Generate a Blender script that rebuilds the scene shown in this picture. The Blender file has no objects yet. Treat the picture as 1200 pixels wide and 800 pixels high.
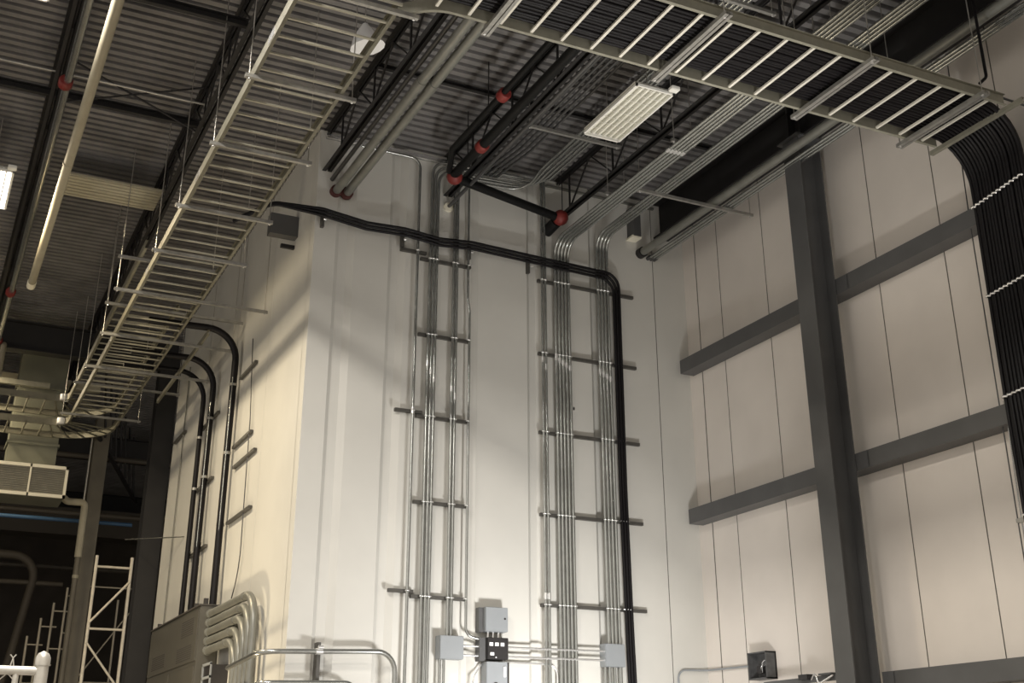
import bpy, math, random
from mathutils import Vector, Matrix
random.seed(4)
C = bpy.context.scene.collection
R = math.radians
V = Vector

# ------------------------------------------------------------ camera
YAW, PITCH, ROLL = R(25.93), R(22.85), R(0.11)
fw = V((math.sin(YAW)*math.cos(PITCH), math.cos(YAW)*math.cos(PITCH), math.sin(PITCH)))
rt = V((math.cos(YAW), -math.sin(YAW), 0)); dn = fw.cross(rt)
rt2 = math.cos(ROLL)*rt + math.sin(ROLL)*dn
dn2 = -math.sin(ROLL)*rt + math.cos(ROLL)*dn
cam = bpy.data.cameras.new('camera'); camo = bpy.data.objects.new('camera', cam); C.objects.link(camo)
m = Matrix((rt2, -dn2, -fw)).transposed().to_4x4(); m.translation = V((0, 0, 1.6))
camo.matrix_world = m
cam.sensor_width = 36; cam.lens = 36*1415/1200; cam.shift_y = -(400-318)/1200; cam.clip_end = 200
sc = bpy.context.scene; sc.camera = camo

# ------------------------------------------------------------ world and light
wd = bpy.data.worlds.new('world'); sc.world = wd; wd.use_nodes = True
bg = wd.node_tree.nodes['Background']; bg.inputs[0].default_value = (1, .93, .84, 1); bg.inputs[1].default_value = .95
sc.view_settings.view_transform = 'Standard'; sc.view_settings.look = 'None'
sc.view_settings.exposure = 0; sc.view_settings.gamma = 1; sc.view_settings.use_curve_mapping = False
sc.cycles.use_denoising = True; sc.cycles.max_bounces = 6; sc.cycles.sample_clamp_indirect = 4

def area(name, loc, target, energy, col, sx, sy, spread=180):
    l = bpy.data.lights.new(name, 'AREA'); l.shape = 'RECTANGLE'; l.size = sx; l.size_y = sy
    l.energy = energy; l.color = col; l.spread = R(spread)
    o = bpy.data.objects.new(name, l); C.objects.link(o); o.location = loc
    o.rotation_euler = (V(target)-V(loc)).to_track_quat('-Z', 'Y').to_euler()
    return o
WARM = (1, .83, .56); NEUT = (1, .94, .86); COOL = (.93, .96, 1)
LAMP_W = 420                                             # watts of one high bay
# unseen lights near the floor below the picture, no lamp bodies
area('unseen_floor_light', (6.9, 10.4, .9), (6.8, 14, 2.8), 125, (1, .985, .97), .9, .5, 118)
area('unseen_floor_light', (5.5, 7.0, .8), (6.2, 8.8, 8), 70, (1, .975, .93), .5, .35, 62)
area('unseen_floor_light', (1.8, 16.0, .9), (3.9, 16.8, 4.5), 110, WARM, .6, .4)  # warm fill added to brighten the left wall

# ------------------------------------------------------------ materials
def mat(name, col, rough=.5, metal=0, noise=.0, scale=3, bump=0, emit=None, es=0, spec=.5, col2=None):
    m = bpy.data.materials.new(name); m.use_nodes = True; nt = m.node_tree; b = nt.nodes['Principled BSDF']
    b.inputs['Base Color'].default_value = (*col, 1); b.inputs['Roughness'].default_value = rough
    b.inputs['Metallic'].default_value = metal; b.inputs['Specular IOR Level'].default_value = spec
    if noise or col2:
        tc = nt.nodes.new('ShaderNodeNewGeometry'); n = nt.nodes.new('ShaderNodeTexNoise')
        n.inputs['Scale'].default_value = scale; n.inputs['Detail'].default_value = 5
        nt.links.new(tc.outputs['Position'], n.inputs['Vector'])
        r = nt.nodes.new('ShaderNodeValToRGB'); nt.links.new(n.outputs['Fac'], r.inputs[0])
        c2 = col2 or tuple(c*(1-noise) for c in col)
        r.color_ramp.elements[0].position = .35; r.color_ramp.elements[1].position = .65
        r.color_ramp.elements[0].color = (*c2, 1); r.color_ramp.elements[1].color = (*col, 1)
        nt.links.new(r.outputs[0], b.inputs['Base Color'])
        if bump:
            bp = nt.nodes.new('ShaderNodeBump'); bp.inputs['Strength'].default_value = bump
            bp.inputs['Distance'].default_value = .02
            nt.links.new(n.outputs['Fac'], bp.inputs['Height']); nt.links.new(bp.outputs[0], b.inputs['Normal'])
    if emit:
        b.inputs['Emission Color'].default_value = (*emit, 1); b.inputs['Emission Strength'].default_value = es
    return m
M = dict(
    wall=mat('white_wall_panel', (.575, .563, .52), .55, 0, .07, 1.1, .12),
    wallR=mat('white_metal_panel', (.68, .63, .575), .5, 0, .06, 1.4, .1),
    groove=mat('panel_joint', (.16, .15, .13), .8),
    floor=mat('concrete', (.33, .31, .29), .7, 0, .3, 1.5),
    deck=mat('galvanised_deck', (.25, .24, .235), .45, .4, .35, 1.8),
    dark=mat('dark_steel_paint', (.018, .017, .017), .55, 0, .2, 4, spec=.35),
    col=mat('grey_steel_paint', (.085, .085, .085), .45, 0, .15, 3),
    tray=mat('galvanised_steel', (.29, .28, .225), .45, .35, .12, 12),
    strut=mat('zinc_strut', (.42, .41, .38), .4, .7, .2, 15),
    darkstrut=mat('weathered_strut', (.10, .095, .085), .5, .4, .2, 15),
    rod=mat('threaded_rod', (.5, .48, .44), .35, .8),
    rung_shaded=mat('shaded_galvanised_rung', (.42, .40, .32), .45, .3, .08, 12),  # left tray rungs, weaker light put into the colour
    rung=mat('lit_galvanised_rung', (.78, .75, .66), .4, .3, .08, 12),  # crossing tray rungs, light from below put into the colour
    emt=mat('conduit_steel', (.44, .45, .43), .24, .85, .12, 9),
    emtdull=mat('dull_conduit_steel', (.23, .23, .205), .42, .45, .15, 6),
    grey=mat('dull_dark_conduit', (.10, .10, .10), .4, .6),
    clip=mat('bright_clip', (.85, .85, .84), .25, .8),
    cable=mat('black_rubber', (.005, .004, .005), .5, 0, .2, 20, spec=.25),
    red=mat('red_fitting', (.18, .018, .014), .55, 0, .2, 20),
    redbrown=mat('firestop_sealant', (.08, .022, .018), .7, 0, .2, 20),
    black=mat('black_pipe_paint', (.006, .006, .006), .5, spec=.18),
    cream=mat('cream_pipe_jacket', (.33, .30, .22), .6, 0, .1, 5),
    duct=mat('duct_sheet', (.17, .17, .13), .5, .2, .15, 3),
    reg=mat('register_white', (.80, .76, .62), .5),
    grille=mat('register_mesh', (.30, .28, .23), .7, 0, .15, 8),
    box=mat('grey_enclosure', (.25, .265, .275), .4, 0, .05, 5),
    boxdark=mat('dark_enclosure', (.09, .09, .09), .5, 0, .3, 20),
    blk=mat('black_panel', (.02, .018, .018), .4),
    white=mat('white_label', (.85, .85, .85), .5),
    cab=mat('cabinet_grey', (.10, .095, .082), .3, .1, .08, 4),
    slot=mat('cabinet_slot', (.06, .055, .05), .6),
    fix=mat('fixture_white', (.74, .73, .68), .4),
    tube=mat('fixture_tube_off', (.78, .77, .68), .3),
    refl=mat('fixture_reflector', (.55, .54, .47), .4, .2),
    lit=mat('lit_tube', (1, 1, 1), .4, emit=(1, .93, .86), es=14),
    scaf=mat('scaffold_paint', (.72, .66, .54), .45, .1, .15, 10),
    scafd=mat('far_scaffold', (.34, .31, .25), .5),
    fence=mat('galvanised_fence', (.62, .59, .52), .4, .5, .15, 20),
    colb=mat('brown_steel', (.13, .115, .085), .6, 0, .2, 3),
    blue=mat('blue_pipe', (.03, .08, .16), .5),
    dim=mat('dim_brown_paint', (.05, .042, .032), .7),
    tray_shaded=mat('shaded_galvanised', (.19, .18, .135), .55, .2, .15, 10),  # darker copy of the tray steel, dimmer light put into its colour
    panel=mat('lit_patch_and_crossbar', (.38, .35, .26), .6, 0, .1, 5),
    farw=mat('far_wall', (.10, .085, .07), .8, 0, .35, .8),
    glint=mat('polished_zinc', (.95, .93, .88), .12, 1),
)

# ------------------------------------------------------------ mesh helpers
def fillet(pts, r, n=6):
    pts = [V(p) for p in pts]
    rs = r if isinstance(r, (list, tuple)) else [r]*(len(pts)-2)
    out = [pts[0]]
    for i in range(1, len(pts)-1):
        a, b, c = pts[i-1], pts[i], pts[i+1]
        u = (a-b).normalized(); w = (c-b).normalized()
        ang = math.acos(max(-1, min(1, u.dot(w))))
        if ang > 3.1 or rs[i-1] <= 0: out.append(b); continue
        d = min(rs[i-1]/math.tan(ang/2), (a-b).length*.49 if i > 1 else (a-b).length*.98, (c-b).length*.49 if i < len(pts)-2 else (c-b).length*.98)
        rr = d*math.tan(ang/2)
        cen = b+(u+w).normalized()*(rr/math.sin(ang/2))
        p0, p1 = b+u*d-cen, b+w*d-cen
        tot = math.pi-ang
        for k in range(n+1):
            t = k/n; s = math.sin(tot)
            out.append(cen+p0*(math.sin((1-t)*tot)/s)+p1*(math.sin(t*tot)/s))
    out.append(pts[-1]); return out

class MB:
    def __init__(s): s.v = []; s.f = []; s.sm = []
    def add(s, vs, fs, smooth=False):
        o = len(s.v); s.v += [V(v) for v in vs]
        for f in fs: s.f.append([i+o for i in f]); s.sm.append(smooth)
        return s
    def box(s, x0, x1, y0, y1, z0, z1, bev=0):
        if bev:
            b = min(bev, (x1-x0)*.3, (y1-y0)*.3, (z1-z0)*.3)
            import bmesh
            bm = bmesh.new(); bmesh.ops.create_cube(bm, size=1)
            for v in bm.verts: v.co = V(((x0+x1)/2+v.co.x*(x1-x0), (y0+y1)/2+v.co.y*(y1-y0), (z0+z1)/2+v.co.z*(z1-z0)))
            bmesh.ops.bevel(bm, geom=bm.edges[:], offset=b, segments=2, affect='EDGES')
            bm.verts.index_update()
            s.add([v.co.copy() for v in bm.verts], [[v.index for v in f.verts] for f in bm.faces]); bm.free(); return s
        vs = [(x, y, z) for x in (x0, x1) for y in (y0, y1) for z in (z0, z1)]
        return s.add(vs, [(0, 1, 3, 2), (4, 6, 7, 5), (0, 4, 5, 1), (2, 3, 7, 6), (0, 2, 6, 4), (1, 5, 7, 3)])
    def tube(s, pts, r, n=10, cap=True):
        pts = [V(p) for p in pts]
        T = []
        for i in range(len(pts)):
            a = pts[max(i-1, 0)]; b = pts[min(i+1, len(pts)-1)]; T.append((b-a).normalized())
        ref = V((0, 0, 1)) if abs(T[0].z) < .9 else V((1, 0, 0))
        nrm = (ref-T[0]*ref.dot(T[0])).normalized()
        vs = []
        for i, p in enumerate(pts):
            nrm = (nrm-T[i]*nrm.dot(T[i])).normalized(); bi = T[i].cross(nrm)
            rr = r[i] if isinstance(r, (list, tuple)) else r
            for k in range(n):
                a = 2*math.pi*k/n; vs.append(p+(nrm*math.cos(a)+bi*math.sin(a))*rr)
        fs = []
        for i in range(len(pts)-1):
            for k in range(n):
                a = i*n+k; b = i*n+(k+1) % n; fs.append((a, b, b+n, a+n))
        s.add(vs, fs, True)
        if cap:
            s.add(vs[:n], [list(range(n))[::-1]]); s.add(vs[-n:], [list(range(n))])
        return s
    def sweep(s, pts, prof):            # prof: closed list of (side, up); path roughly horizontal or any, up = z unless vertical
        pts = [V(p) for p in pts]; n = len(prof); vs = []
        for i, p in enumerate(pts):
            a = pts[max(i-1, 0)]; b = pts[min(i+1, len(pts)-1)]
            t = (b-a).normalized()
            up = V((0, 0, 1)) if abs(t.z) < .95 else V((0, 1, 0))
            sd = t.cross(up).normalized(); up = sd.cross(t)
            k = 1.0
            if 0 < i < len(pts)-1:
                t1 = (pts[i]-pts[i-1]).normalized(); k = 1/max(.4, t1.dot(t))
            for (x, y) in prof: vs.append(p+sd*x*k+up*y)
        fs = [(i*n+k, i*n+(k+1) % n, (i+1)*n+(k+1) % n, (i+1)*n+k) for i in range(len(pts)-1) for k in range(n)]
        fs += [list(range(n))[::-1], [(len(pts)-1)*n+k for k in range(n)]]
        return s.add(vs, fs)
    def prism(s, poly, z0, z1):
        n = len(poly)
        if sum(poly[i][0]*poly[(i+1) % n][1]-poly[(i+1) % n][0]*poly[i][1] for i in range(n)) < 0: poly = poly[::-1]
        vs = [(x, y, z0) for x, y in poly]+[(x, y, z1) for x, y in poly]
        return s.add(vs, [(k, (k+1) % n, (k+1) % n+n, k+n) for k in range(n)]+[list(range(n))[::-1], [k+n for k in range(n)]])
    def ball(s, c, r, sx=1, sy=1, sz=1, n=12):
        vs = []; fs = []; h = n//2
        for i in range(h+1):
            a = math.pi*i/h
            for k in range(n):
                b = 2*math.pi*k/n
                vs.append((c[0]+r*sx*math.sin(a)*math.cos(b), c[1]+r*sy*math.sin(a)*math.sin(b), c[2]+r*sz*math.cos(a)))
        for i in range(h):
            for k in range(n): fs.append((i*n+k, (i+1)*n+k, (i+1)*n+(k+1) % n, i*n+(k+1) % n))
        return s.add(vs, fs, True)
    def build(s, name, mt, parent=None, origin=None):
        me = bpy.data.meshes.new(name)
        if parent is not None: w = wloc(parent); loc = V((0, 0, 0)) if origin is None else V(origin)-w; off = w+loc
        else:
            if origin is None:
                xs = [v.x for v in s.v]; ys = [v.y for v in s.v]; zs = [v.z for v in s.v]
                origin = ((min(xs)+max(xs))/2, (min(ys)+max(ys))/2, min(zs))
            loc = off = V(origin)
        me.from_pydata([tuple(v-off) for v in s.v], [], s.f)
        me.polygons.foreach_set('use_smooth', s.sm)
        me.materials.append(M[mt]); me.update()
        o = bpy.data.objects.new(name, me); C.objects.link(o); o.location = loc
        if parent is not None: o.parent = parent
        return o
def wloc(o):
    p = V(o.location)
    while o.parent: o = o.parent; p += V(o.location)
    return p
def tag(o, label, cat, group=None):
    o['label'] = label; o['category'] = cat
    if group: o['group'] = group
    return o
def thing(name, loc, label, cat, group=None):
    o = bpy.data.objects.new(name, None); C.objects.link(o); o.location = loc; o.empty_display_size = .1
    return tag(o, label, cat, group)
def struct(o): o['kind'] = 'structure'; return o
ORD = ['first', 'second', 'third', 'fourth', 'fifth', 'sixth', 'seventh', 'eighth', 'ninth', 'tenth', 'eleventh', 'twelfth']

# channel / W / C / L profiles
def rect(w, h, x=0, y=0): return [(x-w/2, y-h/2), (x+w/2, y-h/2), (x+w/2, y+h/2), (x-w/2, y+h/2)]
def cchan(w, h, t, sgn=1):          # opening towards +side*sgn, web at side 0
    p = [(0, 0), (w, 0), (w, t), (t, t), (t, h-t), (w, h-t), (w, h), (0, h)]
    return [(x*sgn, y) for x, y in p] if sgn > 0 else [(x*sgn, y) for x, y in p][::-1]
def wsec(b, d, tf, tw):
    return [(-b/2, 0), (b/2, 0), (b/2, tf), (tw/2, tf), (tw/2, d-tf), (b/2, d-tf), (b/2, d), (-b/2, d), (-b/2, d-tf), (-tw/2, d-tf), (-tw/2, tf), (-b/2, tf)]

# ============================================================ STRUCTURE
ZD = 9.72                      # underside of the deck
XR = 9.69                      # right wall
YF = 14.0                      # front face of the white room
XL = 3.94                      # left face of the white room
YE = 22.6                      # its far end

struct(MB().box(-12, 12.2, -5, 44.2, -.2, 0).build('floor', 'floor'))
# corrugated deck, ribs along x
b = MB(); prof = []; y = -5.0; P = .152
while y < 44.2:
    prof += [(y, 0), (y+.085, 0), (y+.093, .075), (y+.144, .075)]; y += P
vs = []; n = len(prof)
for x in (-12, 12.2):
    vs += [(x, q[0], ZD+q[1]) for q in prof]
b.add(vs, [(i, i+1, i+1+n, i+n) for i in range(n-1)])
b.box(-12, 12.2, -5, 44.2, ZD+.08, ZD+.12)
struct(b.build('ceiling', 'deck'))

# front wall: shallow troughs between broad panels
pts = [(XL, YF+.2), (XL, YF)]
for c, w in ((4.36, .15), (5.09, .13), (6.18, .10), (7.15, .13), (8.16, .13)):
    pts += [(c-w/2-.05, YF), (c-w/2+.005, YF+.05), (c+w/2-.03, YF+.05), (c+w/2+.06, YF)]
pts += [(9.134, YF), (9.14, YF+.02), (9.146, YF), (XR+.1, YF), (XR+.1, YF+.2)]
wf = struct(MB().prism(pts[::-1], 0, ZD+.079).build('wall_front', 'wall'))
# left face of the white room
pts = [(XL, YF+.19)]
for yy in (15.9, 18.0, 20.1, 21.6):
    pts += [(XL, yy-.006), (XL+.02, yy), (XL, yy+.006)]
pts += [(XL, YE), (XL+.18, YE), (XL+.18, YF+.19)]
struct(MB().prism(pts, 0, ZD+.079).build('wall_left', 'wall'))
# right wall with panel seams
ys = [-2.52+1.0425*k for k in range(17)]
ys = [q for q in ys if q < 13.5]+[13.68]
pts = [(XR, -5)]
for yy in ys:
    w = .0075 if yy < 13.5 else .011
    pts += [(XR, yy-w), (XR+.03, yy), (XR, yy+w)]
pts += [(XR, YF+.1), (XR+.2, YF+.1), (XR+.2, -5)]
def joints(o, test):
    o.data.materials.append(M['groove'])
    for p in o.data.polygons:
        if test(V(p.center)+V(o.location), p.normal): p.material_index = 1
    return o
wr = joints(struct(MB().prism(pts[::-1], 0, ZD+.079).build('wall_right', 'wallR')), lambda c, n: XR+.001 < c.x < XR+.05 and abs(n.z) < .1 and abs(n.y) > .05)
struct(MB().box(-12, 12.2, 44, 44.2, 0, ZD+.079).build('wall_back', 'farw'))
struct(MB().box(-12.2, -12, 20, 44.2, 0, ZD+.079).build('wall_side', 'farw'))
struct(MB().box(12, 12.2, YE, 44.2, 0, ZD+.079).build('wall_far_right', 'farw'))
# bright flashing at the top of the front wall
struct(MB().box(4.02, 6.95, YF-.05, YF, 9.60, 9.635).box(4.02, 6.95, YF-.012, YF, 9.60, 9.68).build('trim_1', 'clip'))
struct(MB().box(7.35, XR-.5, YF-.04, YF, 9.60, 9.63).build('trim_2', 'emtdull'))

joints(wf, lambda c, n: 9.13 < c.x < 9.15 and c.y < YF+.05 and abs(n.x) > .05)
# ============================================================ STEEL
def joist(x, y0, y1, label, pan=1.22, ph=0):
    t = thing('roof_joist', (x, (y0+y1)/2, 9.1), label, 'joist', 'open web joists under the roof deck')
    for nm, z0 in (('top_chord', 9.66), ('bottom_chord', 9.1)):
        b = MB()
        for s in (-1, 1):
            b.box(min(x+s*.012, x+s*.065), max(x+s*.012, x+s*.065), y0, y1, z0+(.05 if z0 > 9.5 else 0), z0+(.058 if z0 > 9.5 else .008))
            b.box(min(x+s*.012, x+s*.02), max(x+s*.012, x+s*.02), y0, y1, z0, z0+.055)
        b.build(nm, 'dark', t)
    b = MB(); y = y0+ph; pts = []; up = True
    while y < y1:
        pts.append((x, y, 9.69 if up else 9.13)); up = not up; y += pan/2
    b.tube(pts, .014, 6)
    b.build('web', 'dark', t)
    y = y0+ph+pan/2
    while y < y1: MB().box(x-.011, x+.011, y-.011, y+.011, 9.12, 9.70).build('web_strut', 'dark', t); y += pan
    return t
joist(4.05, -1, 13.98, 'dark open web joist above the corner, beside the pair of fat conduits', ph=.35)
joist(5.8, -1, 13.98, 'dark open web joist beside the black sprinkler main', ph=.1)
joist(7.55, -1, 13.98, 'dark open web joist between the unlit fixture and the four conduit bundle', ph=.6)
joist(2.3, -1, 34, 'dark open web joist running over the left ladder tray', ph=.5)
joist(.55, -1, 34, 'dark open web joist over the lit high bay lamp and cream pipe', ph=.2)

t = thing('edge_beam', (9.3, 5, 9.1), 'deep dark steel beam running under the deck along the right wall', 'beam')
MB().sweep([(9.3, -2, 9.12), (9.3, 13.98, 9.12)], wsec(.26, .58, .02, .014)).build('beam_section', 'dark', t)
MB().box(9.18, 9.42, 10.5, 10.52, 9.14, 9.68).box(9.18, 9.42, 10.72, 10.74, 9.14, 9.68).build('stiffener_plate', 'dark', t)

# column at right wall: flanges facing the room and the wall
t = thing('steel_column', (9.27, 10.62, 0), 'tall grey wide flange steel column standing against the right wall', 'column')
MB().prism([(9.1, 10.47), (9.116, 10.47), (9.116, 10.612), (9.434, 10.612), (9.434, 10.47), (9.45, 10.47), (9.45, 10.77), (9.434, 10.77), (9.434, 10.628), (9.116, 10.628), (9.116, 10.77), (9.1, 10.77)], .02, 9.1).build('column_shaft', 'col', t)
MB().box(9.05, 9.5, 10.42, 10.82, 9.1, 9.12).build('cap_plate', 'col', t)
MB().box(9.0, 9.52, 10.37, 10.87, 0, .02).build('base_plate', 'col', t)
def girt(z, lab, y0=-4, y1=13.9):
    t = thing('steel_girt', (9.57, 5, z), lab, 'girt', 'steel girts along the right wall')
    MB().sweep([(9.46, y1, z), (9.46, y0, z)], cchan(.225, .2, .008, -1)).build('channel', 'col', t)
    b = MB()
    for yy in (10.62-.35, 10.62+.35): b.box(9.46, XR-.003, yy-.004, yy+.004, z+.01, z+.19)
    b.build('clip_plate', 'col', t)
girt(7.0, 'uppermost grey steel girt crossing the right wall behind the column')
girt(4.84, 'middle grey steel girt crossing the right wall behind the column')
girt(2.46, 'lowest grey steel girt on the right wall near the bottom of the column', y1=10.45)

# far structure on the left
t = thing('far_steel_column', (3.76, 22.9, 0), 'dark steel column at the far end of the cream left wall', 'column')
MB().prism([(3.58, 22.75), (3.94, 22.75), (3.94, 22.77), (3.77, 22.77), (3.77, 23.1), (3.94, 23.1), (3.94, 23.12), (3.58, 23.12), (3.58, 23.1), (3.75, 23.1), (3.75, 22.77), (3.58, 22.77)], 0, 9.1).build('column_shaft', 'dark', t)
MB().box(3.5, 4.0, 22.7, 23.2, 9.1, 9.12).build('cap_plate', 'dark', t)
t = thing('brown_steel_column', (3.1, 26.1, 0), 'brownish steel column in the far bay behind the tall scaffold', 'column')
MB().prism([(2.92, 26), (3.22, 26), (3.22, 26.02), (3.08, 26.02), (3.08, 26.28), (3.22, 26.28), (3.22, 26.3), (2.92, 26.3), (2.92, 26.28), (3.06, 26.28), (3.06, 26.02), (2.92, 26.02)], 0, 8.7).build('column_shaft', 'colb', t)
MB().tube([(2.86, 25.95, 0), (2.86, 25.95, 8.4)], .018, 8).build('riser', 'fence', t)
for yy, x1, lab in ((22.9, 3.9, 'dark girder crossing over the end of the left ladder tray'), (29.5, 11.9, 'dark girder across the far bay behind the supply duct'), (36, 11.9, 'farthest dark girder across the back of the far bay')):
    t = thing('roof_girder', (-4, yy, 8.55), lab, 'girder', 'girders crossing the left bay')
    MB().sweep([(-11.9, yy, 8.9 if yy < 25 else 8.6), (x1, yy, 8.9 if yy < 25 else 8.6)], wsec(.25, .55, .02, .014)).build('beam_section', 'dark', t)
for xx, yy in ((6.2, 29.5), (.2, 36), (8.8, 36)):
    t = thing('far_column', (xx, yy, 0), {6.2: 'dark column under the far girder beyond the cream wall', .2: 'dark column beyond the register box at the far left', 8.8: 'farthest dark column under the back girder'}[xx], 'column', 'dark columns in the far bay')
    MB().sweep([(xx, yy, 0), (xx, yy, 8.6)], wsec(.3, .3, .02, .014)).build('column_shaft', 'dark', t)
tag(MB().sweep([(4.05, 12.1, 9.63), (9.2, 12.1, 9.63)], cchan(.05, .06, .008)).build('bridging_angle', 'dark'), 'dark bridging angle crossing the joists above the front wall', 'brace')
tag(MB().sweep([(-3, 13.85, 9.25), (2.3, 13.85, 9.25)], cchan(.06, .1, .01)).build('bridging_angle', 'dark'), 'dark bridging angle between joists left of the tray, nearer the beige lit strip', 'brace')
tag(MB().sweep([(-3, 11.4, 9.25), (2.3, 11.4, 9.25)], cchan(.06, .1, .01)).build('bridging_angle', 'dark'), 'dark bridging angle between joists at the top left corner', 'brace')
t = thing('cross_brace', (1.4, 13.6, 9.1), 'thin dark crossed rods between two joists left of the tray', 'brace')
MB().tube([(.6, 13.5, 9.65), (2.25, 13.7, 9.12)], .014, 6).build('rod', 'dark', t)
MB().tube([(.6, 13.7, 9.12), (2.25, 13.5, 9.65)], .014, 6).build('rod', 'dark', t)

# ============================================================ LAMPS
def high_bay(x, y, z, lit, label, col=NEUT, watts=LAMP_W):
    t = thing('high_bay_fixture', (x, y, z), label, 'light fixture', 'linear high bay fixtures')
    w, l = .25, .62
    b = MB()          # tray shaped housing, sloping ends
    b.add([(x-w, y-l, z), (x+w, y-l, z), (x+w, y+l, z), (x-w, y+l, z), (x-w+.05, y-l+.05, z+.075), (x+w-.05, y-l+.05, z+.075), (x+w-.05, y+l-.05, z+.075), (x-w+.05, y+l-.05, z+.075)],
          [(0, 1, 5, 4), (1, 2, 6, 5), (2, 3, 7, 6), (3, 0, 4, 7), (4, 5, 6, 7)])
    b.build('housing', 'fix', t)
    b = MB()
    b.box(x-w, x+w, y-l, y-l+.02, z-.012, z+.02).box(x-w, x+w, y+l-.02, y+l, z-.012, z+.02)
    b.box(x-w, x-w+.02, y-l, y+l, z-.012, z+.02).box(x+w-.02, x+w, y-l, y+l, z-.012, z+.02)
    b.build('frame', 'fix', t)
    b = MB(); k = 6
    for i in range(k+1):
        cx = x-w+.02+(2*w-.04)*i/k
        b.add([(cx-.008, y-l+.03, z+.003), (cx+.008, y-l+.03, z+.003), (cx+.02, y-l+.03, z+.055), (cx-.02, y-l+.03, z+.055), (cx-.008, y+l-.03, z+.003), (cx+.008, y+l-.03, z+.003), (cx+.02, y+l-.03, z+.055), (cx-.02, y+l-.03, z+.055)],
              [(0, 1, 5, 4), (1, 2, 6, 5), (2, 3, 7, 6), (3, 0, 4, 7), (0, 3, 2, 1), (4, 5, 6, 7)])
    b.build('reflector', 'refl', t)
    for i in range(k):
        cx = x-w+.02+(2*w-.04)*(i+.5)/k
        MB().tube([(cx, y-l+.03, z+.03), (cx, y+l-.03, z+.03)], .016, 8).build('tube_lamp', 'lit' if lit else 'tube', t)
    if not lit:
        b = MB()
        for i in range(9): yy = y-l+.06+i*(2*l-.12)/8; b.tube([(x-w+.01, yy, z-.006), (x+w-.01, yy, z-.006)], .0025, 4)
        b.build('wire_guard', 'fix', t)
    MB().box(x+w-.09, x+w+.02, y-l-.10, y-l-.01, z+.0, z+.05, .008).build('sensor_box', 'fix', t)
    for s in (-1, 1):
        MB().tube([(x, y+s*.45, z+.07), (x, y+s*.45, ZD+.02)], .006, 6).build('hanger_cable', 'rod', t)
    if lit:
        a = area('high_bay_light', (x, y, z-.03), (x, y, 0), watts, col, .46, 1.2, 168)
        a.name = 'high_bay_light'
    return t
high_bay(6.6, 10.48, 8.78, False, 'unlit linear high bay fixture with wire guard hanging above the front wall')
high_bay(.04, 16, 8.9, True, 'lit high bay fixture glowing at the left edge beside the cream pipe', WARM)
high_bay(.0, 10.65, 8.9, True, 'lit high bay fixture just outside the top left corner', NEUT, 240)
high_bay(.0, 7.2, 8.9, True, 'lit high bay fixture overhead left, level with the crossing tray', NEUT, 570)
high_bay(.0, 2.8, 8.9, True, 'lit high bay fixture behind the camera side on the left row', NEUT, 640)
high_bay(.0, 24, 9.0, True, 'lit high bay fixture in the far left bay beyond the tray elbow', WARM, 300)

# ============================================================ CABLE TRAYS
def rung(b, p, q, w=.027, h=.022):
    p, q = V(p), V(q); return b.sweep([p, q], rect(w, h, 0, h/2))
RH = .12
def straight_rungs_x(t, x0, x1, ys, z, nm='rung'):
    for y in ys: rung(MB(), (x0, y, z+.012), (x1, y, z+.012), .022, .018).build(nm, 'rung_shaded', t)

# main left tray: runs along y at x 2.1 .. 2.98, then bends to -x
t = thing('ladder_tray', (2.54, 13, 7.78), 'long empty galvanised ladder tray running overhead along the left side', 'cable tray')
inner = fillet([(2.1, 5, 7.78), (2.1, 23.62, 7.78), (-3.0, 23.62, 7.78)], .32, 8)
outer = fillet([(2.98, 8.42, 7.78), (2.98, 24.6, 7.78), (-3.0, 24.6, 7.78)], 1.15, 12)
MB().sweep(inner, cchan(.035, RH, .004, 1)).build('side_rail', 'tray_shaded', t)
MB().sweep(outer, cchan(.035, RH, .004, -1)).build('side_rail', 'tray_shaded', t)
MB().sweep([(2.98, 5, 7.78), (2.98, 7.2, 7.78)], cchan(.035, RH, .004, -1)).build('side_rail', 'tray_shaded', t)
ys = [8.6+.305*k for k in range(-11, 46)]
straight_rungs_x(t, 2.1, 2.98, [q for q in ys if q > 5.1], 7.78)
for k in range(6):
    a = R(8+k*15); ci = V((1.78, 23.3, 7.792)); co = V((1.83, 23.45, 7.792))
    p = ci+V((math.cos(a), math.sin(a), 0))*.32; q = co+V((math.cos(a), math.sin(a), 0))*1.15
    rung(MB(), p, q).build('rung', 'tray_shaded', t)
for k in range(9): rung(MB(), (1.7-.305*k, 23.62, 7.792), (1.7-.305*k, 24.6, 7.792)).build('rung', 'tray_shaded', t)
for yy in (9.3, 12.35, 15.4, 18.45):
    MB().box(2.094, 2.1, yy-.1, yy+.1, 7.795, 7.885).box(2.98, 2.986, yy-.1, yy+.1, 7.795, 7.885).build('splice_plate', 'clip', t)
MB().tube([(2.0, 23.52, 7.79), (2.0, 23.52, 7.9)], .08, 12).build('painted_glint', 'white', t)  # white disc added at the elbow to stand for a bright glint

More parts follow.
